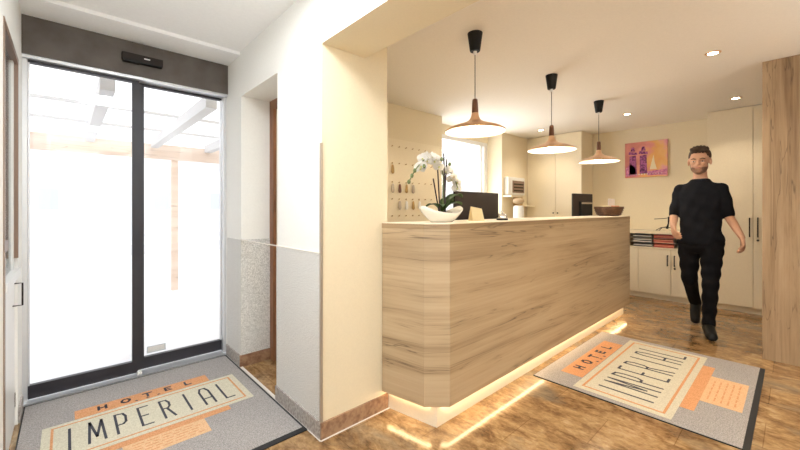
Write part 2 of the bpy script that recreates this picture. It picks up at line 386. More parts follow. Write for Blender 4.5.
# ------------------------------------------------------------------ reception counter
ct = thing('reception_counter', 'long oak reception counter with a chamfered corner and glowing underside', 'counter', (3.0, 1.4, 0))
outer = [(1.385,1.664),(1.442,1.374),(1.547,1.28),(4.75,1.28)]
inner = [(4.75,1.31),(1.56,1.31),(1.471,1.389),(1.416,1.664)]
bm = new(); prism(bm, outer+inner, .115, 1.088); 
cp = obj('front_panel', bm, 'oak', ct)
bm = new(); box(bm, 4.72, 4.75, 1.31, 1.66, .115, 1.088); obj('end_panel', bm, 'oak', ct)
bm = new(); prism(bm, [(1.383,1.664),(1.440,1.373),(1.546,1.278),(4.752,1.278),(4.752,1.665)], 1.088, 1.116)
obj('worktop', bm, 'oak_edge_shaded', ct)
bm = new(); prism(bm, [(1.387,1.664),(1.444,1.375),(1.548,1.281),(4.75,1.281),(4.75,1.665)], 1.116, 1.12)
obj('worktop_surface', bm, 'oak_top', ct)
bm = new(); prism(bm, [(1.433,1.664),(1.495,1.33),(4.7,1.33),(4.7,1.35),(1.512,1.35),(1.453,1.664)], 0, .115); obj('kick_panel', bm, 'oak_top', ct)
bm = new(); box(bm, 1.50, 4.68, 1.35, 1.64, .115, .135); obj('plinth_board', bm, 'oak_top', ct)
bm = new(); prism(bm, [(1.425,1.655),(1.476,1.385),(1.564,1.308),(4.70,1.308),(4.70,1.299),(1.560,1.299),(1.469,1.38),(1.418,1.655)], .108, .1149)
obj('light_strip', bm, 'led', ct)
# desk behind
dk = thing('desk', 'pale staff desk hidden behind the reception counter', 'desk', (3.1, 2.0, 0))
bm = new(); box(bm, 1.6, 4.7, 1.68, 2.3, .72, .745); obj('desktop', bm, 'oak_top', dk)
for x in (1.63, 3.1, 4.64):
    bm = new(); box(bm, x, x+.03, 1.72, 2.26, 0, .72); obj('leg', bm, 'oak_top', dk)

# monitors
def monitor(cx, cy, top, w, h, rz, label, logo):
    t = thing('computer_monitor', label, 'monitor', (cx, cy, .745))
    bm = new(); box(bm, cx-w/2, cx+w/2, cy, cy+.022, top-h, top); bevel(bm, .005); s = obj('housing', bm, 'dark', t, True)
    bm = new(); box(bm, cx-w/2+.012, cx+w/2-.012, cy+.022, cy+.024, top-h+.02, top-.012); obj('screen', bm, 'black', s)
    if logo:
        bm = new(); box(bm, cx-w*.22, cx+w*.38, cy-.028, cy, top-h*.95, top-h*.30); bevel(bm, .008); obj('back_cover', bm, 'black', s)
        bm = new(); box(bm, cx-w*.2, cx+w*.35, cy-.034, cy-.03, top-h*.40, top-h*.34); obj('back_grille', bm, 'steel', s)
    bm = new(); box(bm, cx-.03, cx+.03, cy-.02, cy, .757, top-h*.5); obj('stand', bm, 'dark', t)
    bm = new(); lathe(bm, [(.11,0),(.11,.01),(.04,.015)], (cx, cy, .745), 24); obj('foot', bm, 'dark', t, True)
    t.rotation_euler = (0, 0, rz); return t
monitor(2.435, 1.72, 1.335, .585, .34, 0, 'wide dark monitor seen from behind, beside the orchid', False)
monitor(4.62, 1.74, 1.385, .42, .31, -.16, 'smaller dark monitor seen from behind, beside the wicker basket', True)

# ------------------------------------------------------------------ pendant lamps
def pendant(x, label):
    t = thing('pendant_lamp', label, 'lamp', (x, 1.455, 2.38), 'copper pendant lamps over the counter')
    bm = new(); lathe(bm, [(.031,-.122),(.034,-.118),(.05,-.002),(.05,0)], (x,1.455,2.38), 28); obj('canopy', bm, 'black', t, True)
    bm = new(); lathe(bm, [(.009,-.145),(.012,-.13),(.012,-.122)], (x,1.455,2.38), 16); obj('cord_grip', bm, 'white', t, True)
    bm = new(); tube(bm, [(x,1.455,2.24),(x,1.455,1.935)], .0032); obj('cord', bm, 'cord', t, True)
    bm = new(); lathe(bm, [(.022,1.845),(.020,1.90),(.017,1.935),(.010,1.94)], (x,1.455,0), 20); obj('neck', bm, 'neck', t, True)
    out = [(.022,1.845),(.026,1.822),(.036,1.802),(.055,1.787),(.09,1.772),(.135,1.757),(.175,1.742),(.197,1.728),(.202,1.717)]
    inn = [(.199,1.716),(.194,1.726),(.172,1.739),(.132,1.754),(.088,1.768),(.052,1.783),(.032,1.797),(.02,1.812)]
    bm = new(); lathe(bm, out, (x,1.455,0), 56, False); s = obj('lamp_shade', bm, 'copper', t, 'all')
    bm = new(); lathe(bm, [out[-1]]+inn, (x,1.455,0), 56, False); obj('shade_lining', bm, 'shade_in', s, 'all')
    bm = new(); ball(bm, (x,1.455,1.745), .036, 20, (1,1,.8)); obj('bulb', bm, 'bulb', t, 'all')
    return t
p0 = pendant(2.022, 'copper pendant lamp above the orchid, nearest of the three')
dup(p0, (3.155,1.455,2.38), 'copper pendant lamp over the middle of the counter, between the other two')
dup(p0, (4.295,1.455,2.38), 'copper pendant lamp above the wicker basket, farthest of the three')

# ------------------------------------------------------------------ ceiling spots
def spot(x, y, label):
    t = thing('ceiling_spotlight', label, 'ceiling light', (x, y, 2.38), 'recessed ceiling spotlights')
    bm = new(); lathe(bm, [(.03,-.004),(.044,-.006),(.05,-.001),(.05,0)], (x,y,2.38), 28, False); obj('trim_ring', bm, 'copper', t, True)
    bm = new(); lathe(bm, [(.001,-.0045),(.031,-.0045)], (x,y,2.38), 24, False); obj('lamp_face', bm, 'spot', t)
    return t
SP = [(3.60,.42,'recessed ceiling spotlight nearest the oak-clad cupboard, largest in view'),(5.24,.425,'recessed ceiling spotlight close to the top of the tall cream cupboards'),
      (5.13,1.412,'recessed ceiling spotlight in front of the pink canvas'),(5.22,2.567,'recessed ceiling spotlight near the double cream cupboard and wall terminal')]
s0 = spot(*SP[0])
for x, y, l in SP[1:]: dup(s0, (x,y,2.38), l)
def spotlamp(x, y, power, col=(1,.87,.69), z=2.36, ang=120, r=.04):
    l = bpy.data.lights.new('spot_beam', 'SPOT'); l.energy = power; l.color = col; l.spot_size = math.radians(ang); l.spot_blend = .6; l.shadow_soft_size = r
    o = bpy.data.objects.new('spot_beam', l); COL.objects.link(o); o.location = (x, y, z)
for x, y, _ in SP: spotlamp(x, y, 14)
for x, y in ((2.2,.0),(2.2,-1.2),(3.6,-1.0),(5.2,-1.0),(3.6,2.567),(2.2,2.5)): spotlamp(x, y, 12)  # extra unseen beams without fixtures, added to brighten the room
for x in (2.022, 3.155, 4.295):
    l = bpy.data.lights.new('pendant_glow', 'POINT'); l.energy = 6; l.color = (1,.86,.66); l.shadow_soft_size = .04
    o = bpy.data.objects.new('pendant_glow', l); COL.objects.link(o); o.location = (x, 1.455, 1.70)

# ------------------------------------------------------------------ wall of keys
kb = thing('hanging_key_board', 'cream board with rows of key hooks on the wall behind the orchid', 'key rack', (2.9, 3.04, 1.5))
bm = new(); box(bm, 2.35, 3.46, 3.028, 3.047, 1.0, 1.985); obj('board', bm, 'cream', kb)
RZ = [1.898, 1.71, 1.50, 1.311, 1.122]; CX = [2.655+.106*i for i in range(7)]
for z in RZ:
    for x in CX:
        bm = new(); tube(bm, [(x,3.03,z),(x,3.012,z),(x,3.008,z+.008)], .0045, 6); obj('hook', bm, 'brass', kb)
def fob(x, z, mat, label, grp='key fobs hanging on the board'):
    t = thing('key_fob', label, 'key', (x, 3.014, z), grp)
    bm = new(); tube(bm, [(x,3.014,z-.004),(x+.006,3.014,z-.012),(x,3.014,z-.02),(x-.006,3.014,z-.012),(x,3.014,z-.004)], .0018, 6); obj('ring', bm, 'brass', t)
    bm = new(); lathe(bm, [(.008,0),(.016,-.012),(.02,-.045),(.023,-.075),(.018,-.092),(.006,-.10)], (x,3.006,z-.02), 14, sy=.45); obj('fob', bm, mat, t, True)
    bm = new(); box(bm, x+.010, x+.016, 3.010, 3.013, z-.09, z-.02); obj('key', bm, 'chrome', t)
F = [(0,1,'brass','brown key fob hanging alone at the left of the second row'),(0,2,'steel','grey-brown key fob, first in the row of four'),(1,2,'neck','dark brown key fob, second in the row of four'),
     (2,2,'brass','golden brown key fob, third in the row of four'),(3,2,'steel','grey-brown key fob, last in the row of four'),(1,3,'steel','greyish key fob, first in the lowest occupied row'),
     (2,3,'white','white key fob in the lowest occupied row beside a golden one'),(3,3,'brass','golden key fob between white ones in the lowest occupied row'),(4,3,'white','white key fob closest to the orchid bowl')]
for c, r, m_, l in F: fob(CX[c], RZ[r], m_, l)

# ------------------------------------------------------------------ wall terminal, little shelf and dispenser
t = thing('wall_terminal', 'white wall-mounted terminal box with a small dark screen', 'terminal', (5.2, 3.05, 1.42))
bm = new(); box(bm, 5.0, 5.50, 2.98, 3.05, 1.42, 1.70); bevel(bm, .012); obj('casing', bm, 'white', t, True)
bm = new(); box(bm, 5.12, 5.47, 2.973, 2.98, 1.455, 1.645); obj('screen', bm, 'greybrown', t)
for i in range(3):
    bm = new(); box(bm, 5.15, 5.44, 2.970, 2.973, 1.48+.05*i, 1.50+.05*i); obj('key_row', bm, 'dark', t)
t = thing('wall_shelf', 'stepped cream wall shelf under the white terminal box', 'shelf', (5.2, 3.05, 1.3))
bm = new(); box(bm, 4.95, 5.30, 2.90, 3.05, 1.385, 1.41); obj('upper_board', bm, 'cream', t)
bm = new(); box(bm, 5.27, 5.68, 2.90, 3.05, 1.24, 1.265); obj('lower_board', bm, 'cream', t)
bm = new(); box(bm, 5.265, 5.285, 2.90, 3.05, 1.25, 1.40); obj('bracket', bm, 'brass', t)
t = thing('coffee_machine', 'white jug-shaped appliance with a brown top under the wall shelf', 'appliance', (5.07, 2.8, .9))
bm = new(); lathe(bm, [(.075,0),(.08,.02),(.075,.32),(.06,.35)], (5.02,2.82,.9), 24); obj('body', bm, 'white', t, True)
bm = new(); ball(bm, (5.02,2.82,1.32), .085, 18, (1,1,.55)); obj('lid', bm, 'tan', t, 'all')
bm = new(); box(bm, 3.5, 5.69, 2.6, 3.04, 0, .9); obj('back_counter', bm, 'cream', None, label='low cream back counter below the window behind the desk', category='cabinet')

# ------------------------------------------------------------------ cupboards
def cupboard(name, label, x0, x1, y0, y1, z0, z1, splits, plinth, handles, keys=()):
    t = thing(name, label, 'cabinet', ((x0+x1)/2, (y0+y1)/2, 0))
    bm = new(); box(bm, x0+.02, x1, y0, y1, z0, z1); obj('body', bm, 'cream', t)
    if plinth: bm = new(); box(bm, x0+.045, x1, y0, y1, 0, z0); obj('plinth', bm, 'cream', t)
    g = .0022
    doors = []
    for a, b in zip(splits, splits[1:]):
        bm = new(); box(bm, x0, x0+.018, a+g, b-g, z0+.003, z1-.004); bevel(bm, .0015, 1); doors.append(obj('door', bm, 'cream', t))
    for (y, za, zb, di) in handles:
        bm = new(); tube(bm, [(x0,y,za+.008),(x0-.028,y,za+.008),(x0-.03,y,za),(x0-.03,y,zb),(x0-.028,y,zb-.008),(x0,y,zb-.008)], .006, 8); obj('handle', bm, 'dark', doors[di], True)
    for (y, z, di) in keys:
        bm = new(); ball(bm, (x0-.006,y,z), .011, 12); obj('lock', bm, 'dark', doors[di], 'all')
    return t
cupboard('tall_cupboard', 'tall cream two-door cupboard with dark bar handles behind the walking man', 5.75, 6.14, -.08, .726, .07, 2.378, [-.08,.322,.726], True,
         [(.283,.88,1.105,0),(.350,.88,1.10,1)], [(.283,.845,0)])
cupboard('tall_cupboard', 'tall cream cupboard beyond the oak-clad panel, mostly hidden', 5.75, 6.14, -.89, -.084, .07, 2.378, [-.89,-.486,-.084], True, [(-.52,.88,1.105,0),(-.45,.88,1.1,1)])
cupboard('tall_cupboard', 'tall cream double cupboard behind the middle pendant lamp, with small knobs', 5.70, 6.14, 2.17, 3.044, .0, 2.378, [2.17,2.565,3.044], False, [], [(2.53,1.137,0),(2.60,1.137,1)])
lc = cupboard('low_cupboard', 'low cream cupboard with an open magazine shelf under the pink canvas', 5.75, 6.14, .73, 2.165, .07, .675, [.73,1.084,1.45,1.81,2.165], True,
         [(1.045,.46,.60,0),(1.118,.46,.60,1)], [(1.045,.43,0)])
bm = new(); box(bm, 5.74, 6.14, .73, 2.165, .87, .91); obj('top_board', bm, 'cream', lc)
bm = new(); box(bm, 5.745, 6.14, .73, 2.165, .675, .69); obj('shelf_board', bm, 'cream', lc)
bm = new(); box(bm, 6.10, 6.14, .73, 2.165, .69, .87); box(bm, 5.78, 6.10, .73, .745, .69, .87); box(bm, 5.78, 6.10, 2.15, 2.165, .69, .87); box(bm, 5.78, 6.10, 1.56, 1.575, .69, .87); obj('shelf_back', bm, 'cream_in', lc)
for k in range(2):
    bm = new(); box(bm, 5.77, 6.10, .745, 1.56, .749+.06*k, .752+.06*k); obj('divider', bm, 'steel', lc)
# magazines in three tiers
MAGC = {'black':(.03,.03,.03),'pale':(.75,.72,.66),'red':(.45,.06,.04),'salmon':(.72,.30,.20),'green':(.10,.12,.06)}
for k, c in MAGC.items(): M['mag_'+k] = plain(k+'_magazine_cover', c, .4)
M['pages'] = plain('paper_pages', (.70,.66,.58), .8)
cols = [('black and white brochure', 'left stack of the magazine shelf', 1.30, ['black','pale','black','pale']),('red and salmon brochure', 'middle stack of the magazine shelf', 1.06, ['red','salmon','red','salmon']),('dark green and pale brochure', 'right stack of the magazine shelf', .80, ['green','pale','black','pale'])]
tier = ['bottom tier', 'middle tier', 'top tier']
for lab, wh, y0, cs in cols:
    for k in range(3):
        z = [.6905,.7525,.8125][k]
        for j in range(3):
            jx = random.uniform(0,.02); jy = random.uniform(0,.012); h = .013
            t = thing('magazine', '%s, %s, %s' % (lab, wh.replace('of the', 'of the'), tier[k]), 'magazine', (5.9, y0+.1, z+j*.0145), 'magazines on the low shelf')
            zz = z + j*.0145
            bm = new(); box(bm, 5.79+jx, 6.07, y0+jy, y0+.215+jy, zz, zz+.0125); obj('pages', bm, 'pages', t)
            bm = new(); box(bm, 5.785+jx, 6.07, y0+jy-.002, y0+.217+jy, zz+.0125, zz+.014); box(bm, 5.784+jx, 5.789+jx, y0+jy-.002, y0+.217+jy, zz, zz+.0125); obj('cover', bm, 'mag_'+cs[(j+k)%4], t)
# wire ornament
t = thing('wire_ornament', 'small black wire figure standing on the low cupboard beside the man', 'ornament', (5.82, 1.17, .91))
z = .91
bm = new(); tube(bm, [(5.82,1.28,z+.155),(5.82,1.17,z+.165),(5.82,1.06,z+.185)], .004, 8); obj('crossbar', bm, 'black', t, True)
bm = new(); tube(bm, [(5.82,1.12,z+.19),(5.82,1.125,z+.10),(5.82,1.14,z+.03)], [.011,.008,.014], 10); obj('body', bm, 'black', t, True)
for q in (-.09, .09):
    bm = new(); tube(bm, [(5.82,1.135,z+.05),(5.81,1.135+q*.6,z+.045),(5.80,1.135+q,z+.003)], .0045, 8); obj('leg', bm, 'black', t, True)
bm = new(); tube(bm, [(5.82,1.13,z+.06),(5.82,1.21,z+.04),(5.82,1.265,z+.003)], .0045, 8); obj('leg', bm, 'black', t, True)
bm = new(); tube(bm, [(5.82,1.08,z+.18),(5.82,1.04,z+.13),(5.82,1.02,z+.19)], .003, 8); obj('wire_loop', bm, 'black', t, True)

# canvas on the wall (generic abstract)
cv = thing('wall_canvas', 'pink and orange abstract canvas with dark mauve towers and a pale cone', 'picture', (6.15, 1.45, 1.92))
m, nt, b = nodes('canvas_print')
tc = nt.nodes.new('ShaderNodeTexCoord'); sp = nt.nodes.new('ShaderNodeSeparateXYZ'); nt.links.new(tc.outputs['Object'], sp.inputs[0])
nz = nt.nodes.new('ShaderNodeTexNoise'); nz.inputs['Scale'].default_value = 7; nt.links.new(tc.outputs['Object'], nz.inputs['Vector'])
ad = nt.nodes.new('ShaderNodeMath'); ad.operation = 'MULTIPLY_ADD'; ad.inputs[1].default_value = -1.7; nt.links.new(sp.outputs['Y'], ad.inputs[0]); nt.links.new(nz.outputs['Fac'], ad.inputs[2])
r = ramp(nt, ad.outputs[0], [(.1,(.55,.20,.17)),(.45,(.74,.30,.26)),(.62,(.80,.42,.14)),(.78,(.82,.48,.20)),(1,(.76,.34,.44))])
nt.links.new(r.outputs['Color'], b.inputs['Base Color']); b.inputs['Roughness'].default_value = .8; M['canvas'] = m
bm = new(); box(bm, 6.12, 6.15, 1.195, 1.712, 1.66, 2.17); obj('canvas', bm, 'canvas', cv)
M['mauve'] = speckle('mauve_print', (.07,.015,.07), (.42,.12,.32), 45, .8, 0); M['pinkp'] = speckle('pink_print', (.45,.12,.30), (.72,.30,.42), 50, .8, 0)
def blob(name, mat, polys):
    bm = new()
    for p in polys:
        n = len(bm.verts); prism(bm, p, 0, .002)
    for v in bm.verts: v.co = Vector((6.12 - v.co.z, v.co.x, v.co.y))
    obj(name, bm, mat, cv)
tower = lambda y: [[(y-.01,1.71),(y+.085,1.71),(y+.082,1.97),(y,1.98)], [(y-.015,1.985),(y+.095,2.0),(y+.09,2.04),(y-.015,2.02)], [(y+.01,2.04),(y+.07,2.04),(y+.055,2.10),(y+.025,2.10)]]
blob('printed_towers', 'mauve', tower(1.57)+tower(1.44))
blob('printed_hill', 'pinkp', [[(1.56,1.68),(1.70,1.68),(1.70,1.80),(1.64,1.86),(1.58,1.80)]])
blob('printed_foreground', 'pinkp', [[(1.20,1.68),(1.43,1.68),(1.43,1.74),(1.20,1.76)]])
blob('printed_cone', 'card', [[(1.315,1.765),(1.40,1.765),(1.385,1.84),(1.355,1.97),(1.34,1.86)]])
blob('printed_line', 'white', [[(1.66-.034*i,1.695),(1.675-.034*i,1.695),(1.675-.034*i,1.71),(1.66-.034*i,1.71)] for i in range(13)])

# oak clad cupboard on the right
wp = thing('oak_clad_cupboard', 'full-height oak-clad block at the right edge of the picture', 'cabinet', (4.3, -.3, 0))
for i, (a, b_) in enumerate(((.078,.178),(-.022,.0775),(-.45,-.0225),(-.9,-.4505))):
    bm = new(); box(bm, 4.11, 4.128, a, b_, 0, 2.378); obj('cladding_board', bm, 'oak_v', wp)
bm = new(); box(bm, 4.128, 4.7, -.9, .178, 0, 2.378); obj('body', bm, 'oak_v', wp)

# ------------------------------------------------------------------ things on the counter
Z = 1.12
# basket
bs = thing('wicker_basket', 'dark wicker basket of leaflets at the far end of the counter', 'basket', (4.61, 1.45, Z))
bm = new(); lathe(bm, [(.105,0),(.13,.01),(.15,.055),(.166,.10),(.170,.107),(.163,.108),(.145,.06),(.12,.018),(.01,.014)], (4.61,1.455,Z), 40, True, sy=.9)
obj('bowl', bm, 'wicker', bs, True)
for k in range(4):
    zz = .022+.022*k; rr = [.136,.145,.154,.162][k]
    bm = new(); pts = [(4.61+(rr+.002)*math.cos(a*2*PI/30), 1.455+.9*(rr+.002)*math.sin(a*2*PI/30), Z+zz+.004*math.sin(a*PI)) for a in range(31)]
    tube(bm, pts, .006, 6); obj('woven_band', bm, 'wicker', bs, True)
t = thing('leaflet', 'white folded leaflet standing up out of the wicker basket', 'leaflet', (4.64,1.42,Z+.06))
bm = new(); box(bm, 4.58, 4.71, 1.44, 1.443, Z+.055, Z+.20); obj('front_sheet', bm, 'white', t)
bm = new(); box(bm, 4.61, 4.72, 1.455, 1.458, Z+.055, Z+.14); obj('back_sheet', bm, 'card', t)
t.rotation_euler = (.0, 0, -.25)
M['snack'] = plain('orange_wrapper', (.62,.25,.12), .4)
for i, (x, y, a) in enumerate(((4.54,1.44,.3),(4.60,1.395,-.2),(4.56,1.50,.6),(4.655,1.385,.5))):
    bm = new(); box(bm, x-.04, x+.04, y-.018, y+.018, Z+.05, Z+.118); bevel(bm, .008)
    bmesh.ops.rotate(bm, verts=bm.verts[:], cent=(x,y,Z+.08), matrix=Matrix.Rotation(a,3,'Z'))
    o = obj('snack_packet', bm, 'snack' if i%2 else 'card', None, True, loc=(x,y,Z+.02), category='snack', group='packets in the basket')
    o['label'] = 'orange packet lying in the dark wicker basket' if i%2 else 'cream packet lying in the dark wicker basket'
# bell
BX = 2.30
bl = thing('reception_bell', 'silver service bell on a black base on the counter', 'bell', (BX,1.42,Z))
bm = new(); lathe(bm, [(.04,0),(.04,.012),(.03,.016)], (BX,1.42,Z), 28); obj('base', bm, 'black', bl, True)
bm = new(); lathe(bm, [(.036,.014),(.037,.018),(.033,.034),(.022,.046),(.006,.051)], (BX,1.42,Z), 28); obj('dome', bm, 'chrome', bl, True)
bm = new(); lathe(bm, [(.004,.05),(.004,.058),(.008,.06),(.008,.066),(.003,.068)], (BX,1.42,Z), 16); obj('button', bm, 'chrome', bl, True)
# tent card
tcd = thing('tent_card', 'cream tent card leaning askew on the counter before the wide monitor', 'card', (2.03,1.45,Z))
bm = new()
vs = [bm.verts.new(p) for p in ((1.995,1.43,Z),(2.07,1.41,Z),(2.07,1.45,Z+.082),(1.995,1.465,Z+.098),(1.995,1.505,Z),(2.07,1.485,Z))]
bm.faces.new((vs[0],vs[1],vs[2],vs[3])); bm.faces.new((vs[3],vs[2],vs[5],vs[4]))
bmesh.ops.solidify(bm, geom=bm.faces[:], thickness=.0015)
bmesh.ops.rotate(bm, verts=bm.verts[:], cent=(2.03,1.45,Z), matrix=Matrix.Rotation(-.5,3,'Z'))
obj('folded_card', bm, 'card', tcd)
# orchid in boat bowl
oc = thing('orchid_planter', 'white orchid in a boat-shaped white bowl on the counter corner', 'plant', (1.70,1.47,Z))
bm = new(); cx, cy = 1.69, 1.46; segs = 40; rings = []
def boat(t, s, inner=0):      # t angle, s 0..1 height
    a = .08 + (.178-.08)*s**.8 - inner; bb = .045 + (.085-.045)*s**.7 - inner
    x = math.cos(t)*a; y = math.sin(t)*bb
    return Vector((cx + x, cy + y, Z + s*(.055 + .040*abs(math.cos(t))**3) + inner*.6))
for s in (0,.12,.3,.5,.75,1): rings.append([bm.verts.new(boat(2*PI*k/segs, s)) for k in range(segs)])
for s in (1,.75,.5,.3): rings.append([bm.verts.new(boat(2*PI*k/segs, s, .007)) for k in range(segs)])
for a, b_ in zip(rings, rings[1:]):
    for k in range(segs): bm.faces.new((a[k], a[(k+1)%segs], b_[(k+1)%segs], b_[k]))
bm.faces.new(rings[0][::-1]); bm.faces.new(rings[-1])
obj('bowl', bm, 'ceramic', oc, 'all')
bm = new(); lathe(bm, [(.07,.02),(.085,.05),(.06,.062),(.01,.066)], (cx,cy,Z), 20, True, sx=1.3, sy=.7); obj('bark', bm, 'soil', oc, True)
def leafmesh(base, tip, w, droop):
    bm = new(); base = Vector(base); tip = Vector(tip); d = tip-base; side = d.cross(Vector((0,0,1))).normalized(); n = 9; rows = []
    for i in range(n+1):
        t = i/n; p = base + d*t + Vector((0,0,droop*math.sin(PI*t))); ww = w*math.sin(PI*(.12+.86*t))**.7
        rows.append([bm.verts.new(p+side*ww*q+Vector((0,0,abs(q)*w*.3))) for q in (-1,-.5,0,.5,1)])
    for a, b_ in zip(rows, rows[1:]):
        for k in range(4): bm.faces.new((a[k],a[k+1],b_[k+1],b_[k]))
    bmesh.ops.solidify(bm, geom=bm.faces[:], thickness=.003); return bm
c3 = Vector((cx, cy, Z+.06))
for tip, w_, dr in (((.15,-.04,.09),.046,.05),((.12,-.06,.045),.042,.03),((.16,.05,.05),.04,.05),((-.11,.03,.03),.03,.03),((-.05,-.05,.03),.024,.03)):
    obj('leaf', leafmesh(c3, c3+Vector(tip), w_, dr), 'leaf', oc, 'all')
def bez(ps, n=22):
    out = []
    for i in range(n+1):
        t = i/n; q = [Vector(p) for p in ps]
        while len(q) > 1: q = [q[j].lerp(q[j+1], t) for j in range(len(q)-1)]
        out.append(q[0])
    return out
A = bez([c3+Vector((.01,0,-.01)), c3+Vector((.03,0,.22)), c3+Vector((.02,-.01,.42)), c3+Vector((-.18,-.02,.37)), c3+Vector((-.30,-.02,.17))])
B = bez([c3+Vector((.03,.02,-.01)), c3+Vector((.04,.02,.22)), c3+Vector((.02,.03,.36)), c3+Vector((.10,.01,.30)), c3+Vector((.16,0,.14))])
for path in (A, B):
    bm = new(); tube(bm, path, .0035, 8); obj('stem', bm, 'stem', oc, 'all')
for p, q in (((-.03,-.01,0),(-.055,-.01,.31)),((.02,-.01,0),(.005,-.01,.36)),((-.015,.01,0),(-.09,-.01,.20)),((.03,.01,0),(.045,.0,.33))):
    bm = new(); tube(bm, [c3+Vector(p), c3+Vector(q)], .0042, 8); obj('stake', bm, 'stick', oc)
def flower(c, face, r):
    face = Vector(face).normalized(); u = face.cross(Vector((0,0,1))).normalized(); v = u.cross(face).normalized(); bm = new(); c = Vector(c)
    for k, (ang, wd, ln) in enumerate(((90,.34,.95),(210,.34,.92),(330,.34,.92),(12,.62,1),(168,.62,1))):
        a = math.radians(ang); d = u*math.cos(a)+v*math.sin(a); s = face.cross(d)
        rows = []
        for i in range(6):
            t = i/5; ww = r*wd*math.sin(PI*(.1+.82*t))**.8
            p = c + d*r*ln*t + face*(r*.10*math.sin(PI*t) + (.002 if k > 2 else 0))
            rows.append([bm.verts.new(p+s*ww*q - face*abs(q)*ww*.2) for q in (-1,0,1)])
        for a_, b_ in zip(rows, rows[1:]):
            for j in range(2): bm.faces.new((a_[j],a_[j+1],b_[j+1],b_[j]))
    bmesh.ops.solidify(bm, geom=bm.faces[:], thickness=.0012)
    ball(bm, c+face*r*.18-v*r*.12, r*.17, 10, mi=1)
    return bm
fl_pos = []
for path, idx, face in ((A,(10,12,13,14,15,16,17,18,19),(-.5,-.9,.1)),(B,(9,11,13,15,17,19,20,21),(-.2,-1,.1))):
    for i in idx:
        p = path[i] + Vector((random.uniform(-.02,.02), random.uniform(-.02,.01), random.uniform(-.03,.012)))
        f = Vector(face) + Vector((random.uniform(-.5,.5), random.uniform(-.2,.2), random.uniform(-.3,.2)))
        obj('flower', flower(p, f, random.uniform(.030,.038)), ['petal','lip'], oc, 'all')
for p in (A[20],A[21],A[22],A[18]+Vector((.01,-.015,-.02)),A[11]+Vector((0,-.03,.0)),A[12]+Vector((.015,-.03,-.01)),B[12]+Vector((0,-.03,.02))):
    bm = new(); ball(bm, p, .010, 10, (1,1,1.3)); obj('bud', bm, 'bud', oc, 'all')

# ------------------------------------------------------------------ mats with lettering
def strokes(bm, segs, w, z, h):
    for (x0,y0),(x1,y1) in segs:
        d = Vector((x1-x0, y1-y0)); L = d.length; d /= L; n = Vector((-d.y, d.x))*w/2; e = d*w*.45
        a, b_ = Vector((x0,y0))-e, Vector((x1,y1))+e
        prism(bm, [tuple(a-n), tuple(b_-n), tuple(b_+n), tuple(a+n)], z, z+h)
def chain(*p): return list(zip(p, p[1:]))
GL = {
 'I': chain((.5,0),(.5,1)),
 'M': chain((.0,0),(.12,1),(.5,.22),(.88,1),(1.,0)),
 'P': chain((.15,0),(.15,1),(.7,.97),(.85,.8),(.8,.52),(.6,.42),(.15,.42)),
 'E': chain((.85,1),(.15,1),(.15,0),(.85,0)) + chain((.15,.5),(.7,.5)),
 'R': chain((.15,0),(.15,1),(.65,.98),(.82,.82),(.78,.62),(.6,.52),(.15,.52)) + chain((.5,.52),(.88,0)),
 'A': chain((.1,0),(.1,.8),(.3,1),(.7,1),(.9,.8),(.9,0)) + chain((.1,.35),(.9,.35)),
 'L': chain((.2,1),(.2,0),(.9,0)),
 'H': chain((.1,0),(.1,1)) + chain((.9,0),(.9,1)) + chain((.1,.5),(.9,.5)),
 'O': chain((.3,0),(.05,.3),(.05,.7),(.3,1),(.7,1),(.95,.7),(.95,.3),(.7,0),(.3,0)),
 'T': chain((0,1),(1,1)) + chain((.5,1),(.5,0)),
}
def word(bm, s, xs, y0, h, lw, sw, z):
    for ch, x in zip(s, xs):
        strokes(bm, [((x+(a[0]-.5)*lw, y0+a[1]*h), (x+(b_[0]-.5)*lw, y0+b_[1]*h)) for a, b_ in GL[ch]], sw, z, .0006)
